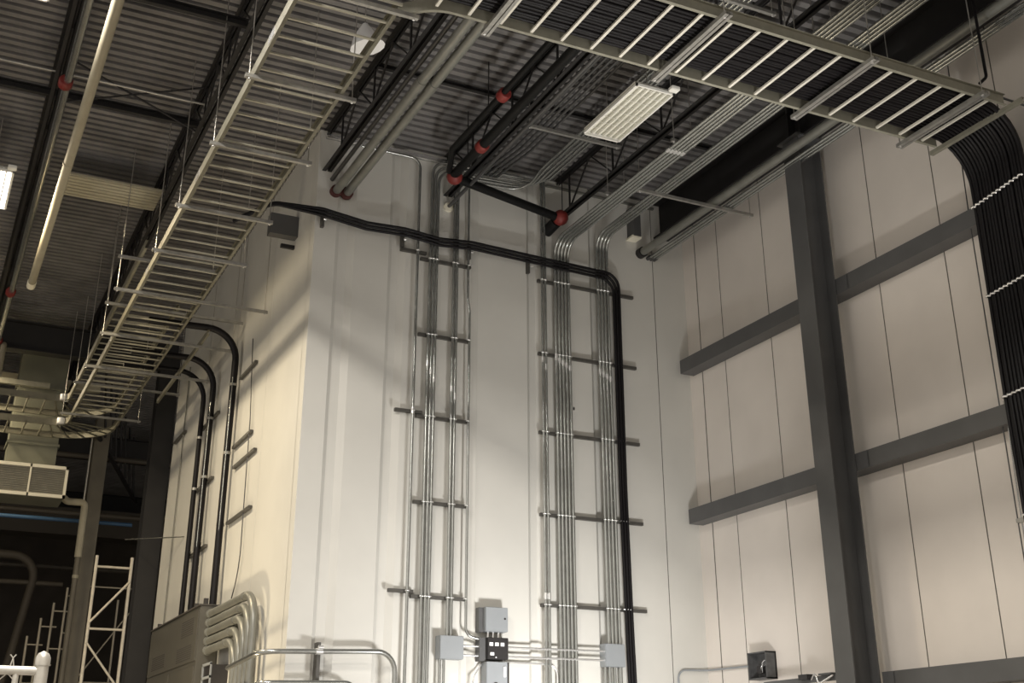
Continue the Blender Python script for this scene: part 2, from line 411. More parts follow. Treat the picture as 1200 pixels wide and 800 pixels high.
# upper tier on the far part
t = thing('upper_ladder_tray', (2.5, 18, 8.12), 'short upper ladder tray stacked over the far end of the left tray', 'cable tray')
MB().sweep(fillet([(2.02, 15.3, 8.12), (2.02, 23.15, 8.12), (-3, 23.15, 8.12)], .25, 8), cchan(.035, RH, .004, 1)).build('side_rail', 'tray_shaded', t)
MB().sweep(fillet([(2.92, 17.5, 8.12), (2.92, 24.25, 8.12), (-3, 24.25, 8.12)], 1.1, 12), cchan(.035, RH, .004, -1)).build('side_rail', 'tray_shaded', t)
straight_rungs_x(t, 2.02, 2.92, [17.7+.305*k for k in range(17)], 8.12)
for k in range(5):
    a = R(10+k*18); ci = V((1.77, 22.9, 8.132)); co = V((1.82, 23.15, 8.132))
    rung(MB(), ci+V((math.cos(a), math.sin(a), 0))*.25, co+V((math.cos(a), math.sin(a), 0))*1.1).build('rung', 'tray_shaded', t)
for k in range(9): rung(MB(), (1.65-.305*k, 23.15, 8.132), (1.65-.305*k, 24.25, 8.132)).build('rung', 'tray_shaded', t)
MB().tube([(1.96, 23.1, 8.13), (1.96, 23.1, 8.24)], .08, 12).build('painted_glint', 'white', t)  # added white disc, painted glint of the upper elbow
t = thing('dropout_rail', (3.38, 19, 7.8), 'single galvanised rail beside the left tray where fat cables drop out', 'rail')
MB().sweep([(3.36, 17.4, 7.8), (3.36, 21.4, 7.8)], cchan(.035, RH*.6, .004, 1)).build('rail_channel', 'tray_shaded', t)

# right tray: runs along x between y 7.25 and 8.17
t = thing('crossing_ladder_tray', (6.5, 7.7, 7.78), 'galvanised ladder tray crossing overhead to the right wall, carrying black cables', 'cable tray')
far = fillet([(2.985, 8.42, 7.78), (3.25, 8.17, 7.78), (8.98, 8.17, 7.78)], .45, 8)
MB().sweep(far, cchan(.035, RH, .004, -1)).build('side_rail', 'tray', t)
MB().sweep([(2.985, 7.2, 7.78), (3.3, 7.25, 7.78), (8.98, 7.25, 7.78)], cchan(.035, RH, .004, 1)).build('side_rail', 'tray', t)
x = 3.25
while x < 8.9: rung(MB(), (x, 7.25, 7.792), (x, 8.17, 7.792)).build('rung', 'rung', t); x += .307
# drop-out at the end
MB().sweep([(9.0, 7.05, 7.74), (9.0, 8.3, 7.74)], cchan(.045, .045, .004)).build('end_bar', 'tray', t)

# trapeze hangers
def trapeze(name, p0, p1, lab, grp, rods=True, top=ZD, mt='strut', double=False, rod_t=None):
    p0, p1 = V(p0), V(p1); t = thing(name, (p0+p1)/2, lab, 'hanger', grp)
    MB().sweep([p0, p1], [(-.02, -.04), (.02, -.04), (.02, 0), (.012, 0), (.012, -.03), (-.012, -.03), (-.012, 0), (-.02, 0)]).build('strut_channel', mt, t)
    if double:
        d = (p1-p0).normalized(); s = V((d.y, -d.x, 0))*.045
        MB().sweep([p0+s, p1+s], rect(.03, .04, 0, -.02)).build('strut_channel', mt, t)
    if rods:
        d = (p1-p0).normalized()
        for q in (p0+d*.04, p1-d*.04):
            rd = MB().tube([(q.x, q.y, q.z-.05), (q.x, q.y, top)], .006, 6).build('threaded_rod', 'rod', t)
            MB().tube([(q.x, q.y, q.z-.055), (q.x, q.y, q.z-.04)], .014, 6).build('nut', 'clip', rd)
G1 = 'trapeze hangers under the left ladder tray'
for y, z, x0, x1, lab in (
    (8.35, 7.775, 1.98, 3.15, 'hanger under the left tray right at the tray junction'),
    (9.92, 7.775, 2.02, 3.12, 'rod hung strut under the left tray, first after the junction'),
    (11.38, 7.775, 2.02, 3.12, 'rod hung strut under the left tray, second after the junction'),
    (13.03, 7.775, 2.0, 3.15, 'rod hung strut under the left tray level with the white room corner'),
    (14.45, 7.775, 2.0, 3.2, 'rod hung strut under the left tray just past the white room corner'),
    (15.65, 8.11, 1.74, 3.05, 'strut carrying the near tip of the upper tray'),
    (16.0, 7.775, 1.78, 3.9, 'long strut from the left tray to the cream wall, the nearest long one'),
    (17.5, 8.11, 1.85, 3.9, 'long strut under the upper tray above the first fat cable'),
    (17.9, 7.775, 1.88, 3.9, 'long strut under the left tray beside the first fat cable bend'),
    (19.6, 7.775, 1.88, 3.9, 'long strut under the left tray between the fat cable bends'),
    (21.7, 8.11, 1.95, 3.8, 'far long strut under the upper tray near its elbow'),
    (22.6, 7.775, 1.88, 3.3, 'farthest strut under the left tray beside its elbow')):
    trapeze('trapeze_hanger', (x0, y, z), (x1, y, z), lab, G1, double=False)
for i, x in enumerate((3.76, 5.54, 7.19, 8.57)):
    trapeze('trapeze_hanger', (x, 7.1, 7.775), (x, 8.32, 7.775), ['double strut hanger under the crossing tray nearest the tray junction', 'double strut hanger under the crossing tray above the unlit fixture', 'double strut hanger under the crossing tray in front of the steel column', 'double strut hanger near the cable end of the crossing tray'][i], 'trapeze hangers under the crossing tray', double=True)

# ------------------------------------------------------------ black cables in the crossing tray
GC = 'black cables in the crossing tray'
NC = 17
for layer in (0, 1):
    for i in range(NC-layer):
        y = 7.365+.0445*(i+layer*.5)+random.uniform(-.004, .004); z = 7.815+.03+layer*.048
        r = .0225
        xe = 9.24+layer*.04+i*.008+random.uniform(-.01, .01)
        yy2 = y+i*.004+.0
        p = [(3.0+random.uniform(0, .3), y+.0, z)]
        x = 3.8
        while x < 7.9: p.append((x, y+random.uniform(-.007, .007), z+random.uniform(-.003, .006))); x += .8
        p += [(8.3, y, z), (xe, yy2, z+.01), (xe+random.uniform(-.01, .01), yy2+.02, 5.2), (xe, yy2+.03, 3.2), (xe, yy2, .05)]
        pp = fillet(p, [.3]*(len(p)-5)+[2, .66+layer*.04, .3, .3], 7)
        lab = 'black power cable in the crossing tray, sweeping down the right wall among many'
        if layer == 0 and i == NC-1: lab = 'black power cable nearest the column side of the mass down the right wall'
        o = MB().tube(pp, r, 7).build('power_cable', 'cable'); tag(o, lab, 'cable', GC)
# cleats across the vertical cables
for z, y0, y1, xx, lab in ((7.12, 7.05, 8.22, 9.30, 'uppermost cleat strut across the black cables on the right wall'), (6.12, 7.0, 8.24, 9.28, 'cleat strut across the black cables below the upper girt'), (5.06, 7.0, 8.30, 9.28, 'cleat strut across the black cables at the middle girt'), (3.9, 7.0, 8.38, 9.28, 'lowest visible cleat strut across the black cables')):
    t = thing('cable_cleat_strut', (xx, y1, z), lab, 'cable clamp', 'cleat struts over the black cables')
    MB().sweep([(9.50, y1, z), (9.50, y0, z)], rect(.04, .04)).build('strut_channel', 'strut', t)
    for k in range(12):
        yy = 8.14-k*.068
        xk = 9.365-k*.0125-.035
        o = MB().tube([(xk+.01, yy-.028, z), (xk-.015, yy, z+.004), (xk+.01, yy+.028, z)], .013, 6).build('cleat', 'clip', t)
tag(MB().tube(fillet([(9.56, 8.36, 9.2), (9.5, 8.36, 7.1), (9.53, 8.40, 4.0), (9.5, 8.38, 0.02)], 1), .007, 6).build('thin_wire', 'grey'), 'thin grey wire hanging beside the black cables on the right wall, outer one', 'wire', 'thin wires beside the black cables')
tag(MB().tube(fillet([(9.56, 8.33, 7.9), (9.53, 8.30, 6.1), (9.5, 8.33, 3.8), (9.5, 8.33, 0.02)], 1), .006, 6).build('thin_wire', 'emt'), 'thin pale wire hanging beside the black cables on the right wall, inner one', 'wire', 'thin wires beside the black cables')
tag(MB().tube(fillet([(8.74, 7.2, ZD), (8.74, 7.2, 8.02), (8.63, 7.2, 7.92)], .08), .016, 8).build('cable_drop', 'cable'), 'black cable dropping from the deck onto the right end of the crossing tray', 'cable')
tag(MB().tube(fillet([(8.5, 7.4, 7.98), (9.1, 7.42, 8.02), (9.6, 7.3, 7.9)], .3), .012, 8).build('slack_cable', 'grey'), 'loose grey cable leaving the tray end towards the right wall', 'cable')

# ============================================================ CONDUITS
def coupling(t, p, d, r, n=10):
    p, d = V(p), V(d).normalized(); return MB().tube([p-d*.04, p+d*.04], r*1.22, n).build('coupling', 'clip' , t)
def conduit(name, pts, r, mt, lab, grp=None, fr=.2, coup=(), cat='conduit', n=8):
    pp = fillet(pts, fr, 7)
    if not coup:
        return tag(MB().tube(pp, r, n).build(name, mt), lab, cat, grp)
    t = thing(name, pts[-1] if pts[-1][2] < pts[0][2] else pts[0], lab, cat, grp)
    MB().tube(pp, r, n).build('conduit_tube', mt, t)
    for (p, d) in coup: coupling(t, p, d, r)
    return t
YW = 13.915
# left group of risers
conduit('conduit', [(4.5, YW, 9.56), (5.357, YW, 9.56), (5.355, YW, 0)], .021, 'emt', 'leftmost thin conduit riser on the front wall, standing apart', 'risers of the left group', .16, [((5.355, YW, 5.94), (0, 0, 1))])
runs = [(5.54, 9.56, 7.17), (5.59, 9.50, 7.11), (5.637, 9.44, 7.05), (5.887, 9.40, 6.98), (5.934, 9.35, 6.92)]
for i, (x, z, xr) in enumerate(runs):
    lab = ('%s from the left of three close conduit risers bending right under the deck' % ORD[i]) if i < 3 else ('%s conduit of the close pair beside the gray junction box on the front wall' % ('left' if i == 3 else 'right'))
    conduit('conduit', [(xr, 3.5, 9.46), (xr, 13.5-.06*i, 9.46), (xr, YW-.1, z), (x, YW-.02, z), (x, YW, z-.4), (x, YW, 0 if i < 3 else 3.2)], .021, 'emt', lab, 'risers of the left group', [.1, .55, .28, .05], [((x, YW, 6.6-.1*i), (0, 0, 1))])
for x in (5.80, 5.85): conduit('conduit', [(x, YW, 2.95), (x, YW, 0)], .018, 'emt', 'thin conduit leaving the bottom of the left junction box, %s of two' % ('left' if x < 5.82 else 'right'), 'conduits under the left junction box')
conduit('conduit', [(6.1, YW, 9.6), (6.1, YW, 7.6), (6.13, YW, 7.4), (6.13, YW, 3.22), (6.45, YW, 3.16)], .018, 'emt', 'single thin riser turning right into the black labelled panel', 'risers of the left group', [.1, .1, .12])
# middle group
for i, x in enumerate((7.232, 7.282)):
    conduit('conduit', [(x, YW, 9.7), (x, YW, 0)], .019, 'emt', '%s conduit of the straight pair left of the five riser bundle' % ('left' if i == 0 else 'right'), 'risers of the middle group', coup=[((x, YW, 6.9-.1*i), (0, 0, 1)), ((x, YW, 3.75), (0, 0, 1))])
for i in range(5):
    x = 7.44+.0535*i
    conduit('conduit', [(x, 3.5, 8.72), (x, YW, 8.72), (x, YW, 0)], .022, 'emt', '%s from the left of five risers that bend forward under the deck' % ORD[i], 'risers of the middle group', .26, [((x, YW, 6.95-.03*i), (0, 0, 1)), ((x, 10.9, 8.72), (0, 1, 0))])
for i in range(4):
    x = 8.135+.054*i
    conduit('conduit', [(x, 3.5, 8.93), (x, YW, 8.93), (x, YW, 3.1 if i in (1, 2) else 0)], .022, 'emt', '%s from the left of four risers beside the black cable drop' % ORD[i], 'risers of the right group', .24, [((x, YW, 6.85-.03*i), (0, 0, 1))])
for i in range(4): conduit('conduit', [(8.07+.07*i, YW, 2.95), (8.07+.07*i, YW, 0)], .018, 'emt', '%s from the left of four conduits leaving the right junction box downward' % ORD[i], 'conduits under the right junction box')
# black cables: from the left tray along the wall, then down
for i in range(3):
    dz = -.048*i
    p = [(2.9, 14.1, 8.2+dz*.3), (3.35, 13.9, 8.46+dz*.2), (4.0, YW-.08, 8.47+dz), (4.6, YW-.07, 8.40+dz), (5.15, YW-.07, 8.42+dz), (5.65, YW-.07, 8.37+dz), (6.13, YW-.07, 8.41+dz), (7.04, YW-.07, 8.38+dz), (8.38+.045*(2-i), YW-.03, 8.36+dz), (8.38+.042*(2-i), YW-.02, 5.2), (8.40+.042*(2-i), YW-.02, 3.3), (8.46+.045*(2-i), YW-.02, 0)]
    tag(MB().tube(fillet(p, [.3, .4, .6, .6, .6, .6, .6, .22, 1, 1], 6), .021, 8).build('black_cable', 'cable'), '%s of three black cables crossing the front wall and dropping at its right' % ['topmost', 'middle', 'lowest'][i], 'cable', 'black cables across the front wall')
for i, (x, z) in enumerate(((4.03, 8.44), (5.15, 8.37), (6.13, 8.37), (7.04, 8.33))):
    t = thing('cable_bracket', (x, YF, z), ['bracket holding black cables at the white room corner', 'bracket holding black cables left of the leftmost riser', 'bracket holding black cables at the single thin riser', 'bracket holding black cables left of the middle risers'][i], 'bracket', 'brackets of the wall cables')
    MB().box(x-.02, x+.02, YF-.06, YF, z-.17, z+.06).build('strut_channel', 'darkstrut', t)
    for k in range(3): MB().tube([(x-.015, YF-.105-.035, z+.0-.05*k), (x+.015, YF-.14, z+.0-.05*k)], .015, 6).build('clamp', 'clip', t)
# struts on the front wall
def wall_strut(x0, x1, z, xs, lab, grp):
    t = thing('horizontal_strut', ((x0+x1)/2, YF-.03, z), lab, 'strut', grp)
    MB().sweep([(x0, YF-.028, z), (x1, YF-.028, z)], rect(.05, .041)).build('strut_channel', 'darkstrut', t)
    for x in xs: MB().tube([(x-.024, YW-.006, z), (x-.018, YW-.027, z), (x+.018, YW-.027, z), (x+.024, YW-.006, z)], .009, 5).build('pipe_strap', 'clip', t)
mid = [7.232, 7.282]+[7.44+.0535*i for i in range(5)]+[8.135+.054*i for i in range(4)]+[8.39, 8.43, 8.47]
lev = ['topmost', 'second highest', 'middle', 'second lowest', 'lowest']
for k, z in enumerate((8.08, 7.0, 5.89, 4.79, 3.645)):
    wall_strut(7.19, 8.75, z, mid, '%s long strut behind the right riser bundles on the front wall' % lev[k], 'struts behind the right riser bundles')
    wall_strut(5.42, 6.16, z+.005, [5.54, 5.59, 5.637, 5.887, 5.934, 6.12], '%s short strut behind the left riser group on the front wall' % lev[k], 'struts behind the left riser group')
for k, (x1, z) in enumerate(((5.5, 8.17), (5.5, 5.945), (5.45, 3.705))):
    wall_strut(5.13, x1, z, [5.357], '%s stub strut reaching left to the leftmost riser' % ['topmost', 'middle', 'lowest'][k], 'stub struts of the leftmost riser')

# big pair through the front wall
for i, x in enumerate((4.19, 4.34)):
    t = thing('fat_conduit', (x, 9, 8.83), '%s of two fat conduits running overhead into the front wall corner' % ['left', 'right'][i], 'conduit', 'fat conduit pair')
    MB().tube([(x, 3, 8.83), (x, 14.02, 8.83)], .058, 14).build('conduit_tube', 'emtdull', t)
    MB().tube([(x, 10.9, 8.83), (x, 11.05, 8.83)], .066, 14).build('coupling', 'emtdull', t)
    MB().tube([(x, 13.93, 8.83), (x, 14.01, 8.83)], .082, 14).build('firestop_collar', 'redbrown', t)
conduit('conduit', [(4.13, 3, 9.0), (4.13, 13.98, 9.0)], .03, 'grey', 'dark thin conduit running along the left side of the fat pair', None)
# thin grey conduit into the wall with white escutcheon
t = thing('slanting_pipe', (5.82, 9, 8.95), 'dark pipe ending at a pale wall plate between the left risers', 'pipe')
MB().tube([(5.77, 3, 8.95), (5.82, 14.0, 8.95)], .026, 10).build('pipe_tube', 'grey', t)
MB().tube([(5.82, 13.965, 8.94), (5.82, 14.0, 8.94)], .07, 14).build('escutcheon', 'reg', t)
# dark conduits between joist 2 and 3
for i in range(5):
    x = 6.12+.075*i
    conduit('conduit', [(x, 3, 9.3), (x, 12.6, 9.3), (x+.02, 13.85, 9.45), (x+.02, 13.9, 9.7)], .019, 'grey', '%s from the left of five dim conduits above the thin dark pipe' % ORD[i], 'dim conduits under the deck', .2)
trapeze('trapeze_hanger', (6.0, 11.9, 9.24), (7.35, 11.9, 9.24), 'strut hanger under the deck left of the unlit fixture', 'trapeze hangers under the deck', top=ZD)
trapeze('trapeze_hanger', (6.0, 8.6, 9.24), (7.35, 8.6, 9.24), 'strut hanger under the deck behind the crossing tray', 'trapeze hangers under the deck', top=ZD)
# bundle straps of the five and four
for i, y in enumerate((8.4, 10.75, 12.35)):
    trapeze('trapeze_hanger', (7.38, y, 8.785), (7.72, y, 8.785), ['small hanger over the five conduit bundle behind the crossing tray', 'small hanger over the five conduit bundle beside the unlit fixture', 'small hanger over the five conduit bundle near the front wall'][i], 'small hangers of the five conduit bundle')
trapeze('trapeze_hanger', (7.66, 12.0, 8.74), (9.5, 12.0, 8.74), 'wide strut hanger under the conduits along the right wall near the corner', 'trapeze hangers under the deck')
trapeze('trapeze_hanger', (8.0, 8.5, 8.74), (9.5, 8.5, 8.74), 'wide strut hanger under the conduits along the right wall behind the crossing tray', 'trapeze hangers under the deck')
# conduits along the right wall
t = thing('fat_conduit', (8.95, 9, 8.82), 'fat conduit running along the top of the right wall into the front wall', 'conduit')
MB().tube([(8.93, 2, 8.83), (8.93, 13.95, 8.83)], .06, 14).build('conduit_tube', 'emtdull', t)
MB().tube([(8.93, 13.9, 8.83), (8.93, 14.0, 8.83)], .08, 14).build('wall_sleeve', 'dark', t)
for i in range(3):
    x = 9.06+.055*i
    t = thing('conduit', (x, 9, 8.78), '%s from the left of three thin conduits along the top of the right wall' % ORD[i], 'conduit', 'thin conduits along the right wall top')
    MB().tube([(x, 2, 8.775), (x, 13.97, 8.775)], .021, 10).build('conduit_tube', 'emt', t)
    MB().tube([(x, 13.92, 8.775), (x, 14.0, 8.775)], .03, 10).build('wall_bushing', 'grey', t)
t = thing('beam_seat', (8.75, 13.95, 9.1), 'pale footed beam seat on the front wall under the edge beam', 'bracket')
MB().box(8.72, 8.84, 13.8, 14, 9.02, 9.5).build('seat_angle', 'col', t)
MB().box(8.7, 8.86, 13.82, 14, 9.0, 9.03).build('seat_plate', 'reg', t)

# sprinkler main
def redc(t, p, d, r, nm='coupling'):
    p, d = V(p), V(d).normalized()
    MB().tube([p-d*.07, p-d*.05, p+d*.05, p+d*.07], [r*1.12, r*1.35, r*1.35, r*1.12], 14).build(nm, 'red', t)
t = thing('sprinkler_main', (5.5, 9, 8.97), 'black sprinkler main with red couplings turning along the front wall', 'pipe')
MB().tube(fillet([(5.55, 3, 8.98), (5.53, 13.18, 8.98), (7.42, 13.7, 8.98), (7.36, 13.99, 8.88)], [.12, .12]), .062, 14).build('pipe_tube', 'black', t)
redc(t, (5.54, 12.25, 8.98), (0, 1, 0), .062); redc(t, (5.54, 9.2, 8.98), (0, 1, 0), .062)
MB().ball((5.56, 13.17, 8.98), .11).build('elbow_coupling', 'red', t)
MB().ball((7.42, 13.68, 8.98), .115, n=14).build('elbow_coupling', 'red', t)
MB().tube([(7.40, 13.78, 8.95), (7.35, 13.99, 8.87)], .085, 14).build('wall_sleeve', 'black', t)
t = thing('sprinkler_branch', (5.2, 9, 9.05), 'smaller dark sprinkler branch with a red coupling left of the main', 'pipe')
MB().tube(fillet([(5.28, 3, 9.05), (5.28, 12.6, 9.05), (5.45, 13.1, 9.0)], .1), .04, 10).build('pipe_tube', 'black', t)
redc(t, (5.3, 11.12, 9.05), (0, 1, 0), .06)
for i, (x, y) in enumerate(((5.54, 12.7), (5.54, 10.2), (7.42, 13.62), (5.28, 11.5))):
    tag(MB().tube([(x, y, 9.0), (x, y, ZD)], .008, 6).build('pipe_hanger_rod', 'dark'), ['dark hanger rod above the sprinkler main near its bend', 'dark hanger rod above the sprinkler main beside the deck ribs', 'dark hanger rod above the red ball elbow', 'dark hanger rod above the sprinkler branch'][i], 'hanger', 'pipe hanger rods')
# sprinkler branch far left
t = thing('sprinkler_pipe', (.6, 14, 8.95), 'silvery sprinkler pipe with red couplings beside the lit lamp', 'pipe')
MB().tube([(.6, 4, 8.95), (.66, 24, 8.95)], .045, 10).build('pipe_tube', 'emt', t)
for y in (12.9, 20.0, 22.6): redc(t, (.58+.004*(y-6), y, 8.95), (0, 1, 0), .06)
t = thing('cream_pipe', (.85, 10, 8.6), 'straight cream jacketed pipe running overhead at the upper left', 'pipe')
MB().tube([(.83, 3, 8.6), (.86, 18.5, 8.6)], .058, 14).build('pipe_jacket', 'cream', t)
for y in (9.5, 14.2): MB().tube([(.85, y, 8.6), (.85, y+.05, 8.6)], .065, 14).build('band', 'cream', t)
MB().tube([(.86, 18.45, 8.6), (.86, 18.65, 8.6)], .066, 14).build('end_cap', 'reg', t)
tag(MB().tube(fillet([(.75, 24.0, 9.2), (.76, 22.6, 8.9), (.74, 22.3, 8.2)], .2), .05, 10).build('cream_pipe_stub', 'cream'), 'short cream pipe stub beyond the end of the cream pipe', 'pipe')
tag(MB().tube([(-3, 13.3, 9.3), (2.25, 13.3, 9.3)], .014, 6).build('crosswise_conduit', 'strut'), 'thin pale conduit crossing left of the tray behind the cream pipe', 'conduit')
tag(MB().tube([(2.62, 5, 9.3), (2.66, 16.5, 9.3)], .016, 8).build('lengthwise_conduit', 'tray'), 'thin pale conduit seen through the rungs of the left tray', 'conduit')
t = thing('lit_rib_patch', (1.65, 16.35, 9.3), 'beige strip standing for lit deck ribs beside the cream pipe', 'lit_patch')  # beige slab stands for a lit patch of deck ribs
b = MB().box(.95, 2.26, 16.0, 16.7, 9.32, 9.35)
for k in range(7): b.box(.95, 2.26, 16.02+k*.1, 16.05+k*.1, 9.305, 9.32)
b.build('lit_patch', 'panel', t)
t = thing('conical_horn', (3.36, 10.5, 8.8), 'small white conical horn hanging above the left tray near the junction', 'horn')
MB().tube([(3.36, 10.5, 9.08), (3.37, 10.5, 8.92), (3.4, 10.5, 8.8)], [.03, .13, .19], 14).build('cone', 'white', t)
MB().tube([(3.36, 10.5, 9.05), (3.36, 10.5, ZD)], .006, 6).build('stem', 'rod', t)

# ============================================================ BOXES ON THE FRONT WALL
def encl(name, x0, x1, z0, z1, d, mt, lab, grp=None, extra=None):
    t = thing(name, ((x0+x1)/2, YF, z0), lab, 'electrical box', grp)
    MB().box(x0, x1, YF-d, YF, z0, z1, .006).build('body', mt, t)
    MB().box(x0+.004, x1-.004, YF-d-.006, YF-d, z0+.004, z1-.004, .003).build('cover', mt, t)
    return t
t = encl('junction_box', 5.77, 6.08, 2.935, 3.205, .15, 'box', 'plain square gray junction box left of the black labelled panel')
t = encl('junction_box', 8.04, 8.33, 2.925, 3.205, .15, 'box', 'plain square gray junction box at the right riser group')
t = encl('disconnect_box', 6.36, 6.665, 3.275, 3.565, .16, 'box', 'gray box mounted just above the black labelled panel')
MB().tube([(6.62, YF-.172, 3.43), (6.62, YF-.165, 3.43)], .012, 10).build('latch', 'blk', t)
MB().box(6.30, 6.36, YF-.1, YF, 3.27, 3.56).build('side_flange', 'col', t)
for x in (6.43, 6.5, 6.57): MB().tube([(x, YF-.08, 3.2), (x, YF-.08, 3.28)], .013, 8).build('nipple', 'clip', t)
t = encl('control_panel', 6.385, 6.665, 2.95, 3.205, .17, 'blk', 'black panel with small white labels between two gray boxes')
for x in (6.40, 6.475, 6.55): MB().box(x+.008, x+.056, YF-.18, YF-.176, 3.105, 3.145).build('white_label', 'white', t)
MB().box(6.42, 6.47, YF-.18, YF-.176, 2.995, 3.03).build('white_label', 'white', t)
MB().box(6.49, 6.503, YF-.18, YF-.176, 2.965, 2.978).build('indicator', 'white', t)
MB().box(6.3, 6.385, YF-.12, YF, 2.93, 3.2).build('side_flange', 'col', t)
t = encl('lower_switch_box', 6.375, 6.66, 2.55, 2.925, .16, 'box', 'gray switch box hanging below the black labelled panel')
MB().box(6.60, 6.63, YF-.185, YF-.16, 2.75, 2.87, .004).build('handle', 'white', t)
MB().box(6.655, 6.675, YF-.17, YF, 2.55, 2.92).build('side_flange', 'blk', t)
MB().tube([(6.5, YF-.168, 2.66), (6.5, YF-.175, 2.66)], .03, 12).build('dial', 'blk', t)
for z, lab in ((3.10, 'upper'), (2.99, 'lower')):
    conduit('conduit', [(6.08, YF-.09, z), (6.38, YF-.09, z)], .014, 'clip', '%s bright stub conduit between the left junction box and black panel' % lab, 'stub conduits of the black panel')
    conduit('conduit', [(6.67, YF-.11, z), (8.04, YF-.11, z+.01)], .014, 'clip', '%s bright horizontal conduit from the black panel to the right junction box' % lab, 'horizontal conduits of the black panel')
conduit('conduit', [(6.67, YF-.05, 2.93), (7.40, YF-.05, 2.93), (7.40, YF-.05, 0)], .013, 'clip', 'thin bright conduit turning down between the middle risers', None, .13)
tag(MB().tube(fillet([(6.36, YF-.05, 2.9), (6.25, YF-.06, 2.75), (6.22, YF-.05, 2.3)], .1), .01, 6).build('loose_wire', 'clip'), 'short pale wire curling left of the lower switch box', 'wire')
tag(MB().box(7.73, 7.755, YF-.012, YF, 6.27, 6.31, .003).build('black_plug', 'blk'), 'tiny dark plug on the front wall between the riser bundles', 'plug')
# pipes at the white room corner
conduit('corner_pipe', [(3.6, 15.3, 2.86), (3.6, 13.83, 2.93), (5.2, 13.83, 2.99), (5.2, 13.83, 0)], .03, 'emt', 'horizontal conduit wrapping the white room corner and elbowing down', None, .22, [((4.28, 13.83, 2.955), (1, 0, .03))], n=12)
conduit('corner_pipe', [(3.6, 15.3, 2.5), (3.62, 13.83, 2.60), (4.75, 13.83, 2.63), (4.75, 13.83, 0)], .028, 'emt', 'lower conduit wrapping the white room corner at the picture bottom', None, .15, n=12)
t = thing('pipe_support', (4.29, 13.95, 0), 'upright strut holding the corner conduits off the front wall', 'strut')
MB().box(4.27, 4.31, 13.87, 14.0, 0, 3.06).build('strut_channel', 'darkstrut', t)
MB().tube([(4.26, 13.80, 3.0), (4.32, 13.80, 3.0)], .02, 8).build('clamp', 'clip', t)

# ============================================================ RIGHT WALL BITS
conduit('corner_conduit', [(9.2, YF-.025, 0), (9.2, YF-.025, 2.93), (XR-.025, YF-.025, 2.94), (XR-.025, 12.9, 2.92)], .014, 'box', 'thin gray conduit rounding the room corner to the open box', None, [.12, .06])
t = thing('open_box', (XR, 12.72, 2.73), 'open dark electrical box with loose wires on the right wall', 'electrical box')
b = MB().box(XR-.02, XR, 12.53, 12.9, 2.74, 3.06).box(XR-.16, XR, 12.53, 12.545, 2.74, 3.06).box(XR-.16, XR, 12.885, 12.9, 2.74, 3.06).box(XR-.16, XR, 12.53, 12.9, 3.045, 3.06).box(XR-.16, XR, 12.53, 12.9, 2.74, 2.755)
b.build('body', 'boxdark', t)
MB().box(XR-.1, XR-.02, 12.72, 12.80, 2.82, 2.9).build('connector', 'blk', t)
for k in range(4):
    MB().tube(fillet([(XR-.03, 12.6+.06*k, 2.98-.03*k), (XR-.12, 12.66+.03*k, 2.95-.05*k), (XR-.08, 12.72+.02*k, 2.82)], .05), .005, 5).build('loose_wire', 'clip', t)
t = thing('strut_clutter', (9.5, 11.5, 2.6), 'small gray fittings and pale wire lying left of the column foot', 'fitting')
MB().sweep([(9.48, 12.5, 2.66), (9.48, 10.85, 2.66)], rect(.06, .06)).build('strut_channel', 'col', t)
MB().box(9.4, 9.5, 11.62, 11.78, 2.66, 2.72).build('clamp', 'blk', t)
MB().box(9.4, 9.5, 11.2, 11.42, 2.69, 2.71).build('bracket', 'boxdark', t)
MB().tube(fillet([(9.45, 11.6, 2.66), (9.42, 11.5, 2.74), (9.42, 11.45, 2.6), (9.42, 11.2, 2.68)], .05), .012, 6).build('loose_wire', 'clip', t)

# ============================================================ LEFT FACE: cabinet, elbows, fat cables
t = thing('electrical_cabinet', (3.79, 19.2, 0), 'large gray louvred electrical cabinet against the cream left wall', 'cabinet')
X0 = 3.65
MB().box(X0, XL-.01, 17.4, 21.0, .1, 3.85, .01).build('body', 'cab', t)
MB().box(X0-.012, X0, 17.46, 20.95, 3.12, 3.80, .004).build('upper_cover', 'cab', t)
MB().box(X0-.012, X0, 17.46, 19.15, .2, 3.06, .004).build('lower_door', 'cab', t)
MB().box(X0-.012, X0, 19.2, 20.95, .2, 3.06, .004).build('lower_door', 'cab', t)
for (y0, y1, z0, z1) in ((17.7, 18.5, 3.50, 3.72), (17.7, 18.7, 3.17, 3.36), (19.6, 20.6, 3.2, 3.38)):
    b = MB(); z = z0
    while z < z1: b.box(X0-.016, X0-.011, y0, y1, z, z+.012); z += .03
    b.build('louver_group', 'slot', t)
MB().box(X0-.02, XL-.01, 17.38, 21.02, 3.85, 3.87, .003).build('top_lid', 'slot', t)
for y in (17.55, 18.15, 20.9): MB().box(3.72, 3.78, y, y+.05, 3.87, 3.97).build('lifting_lug', 'slot', t)
for i in range(5):
    z = 3.74-.122*i; y = 14.98+.2*i
    t = thing('elbow_conduit', (3.79, y, 0), '%s from the top of five fat elbow conduits leaving the cabinet' % ORD[i], 'conduit', 'fat elbow conduits')
    MB().tube(fillet([(3.79, 17.4, z), (3.79, y, z), (3.79, y, 0)], .42, 10), .052, 14).build('conduit_tube', 'emtdull', t)
    MB().tube([(3.79, 17.4, z), (3.79, 17.34, z)], .066, 14).build('lock_nut', 'emtdull', t)
    MB().tube([(3.79, y+.5, z), (3.79, y+.62, z)], .058, 14).build('coupling', 'emtdull', t)
t = thing('meter_box', (3.8, 16.9, 2.0), 'small dark open framed box under the elbow conduits', 'electrical box')
MB().box(3.72, XL, 16.7, 17.2, 2.6, 3.02).build('body', 'blk', t)
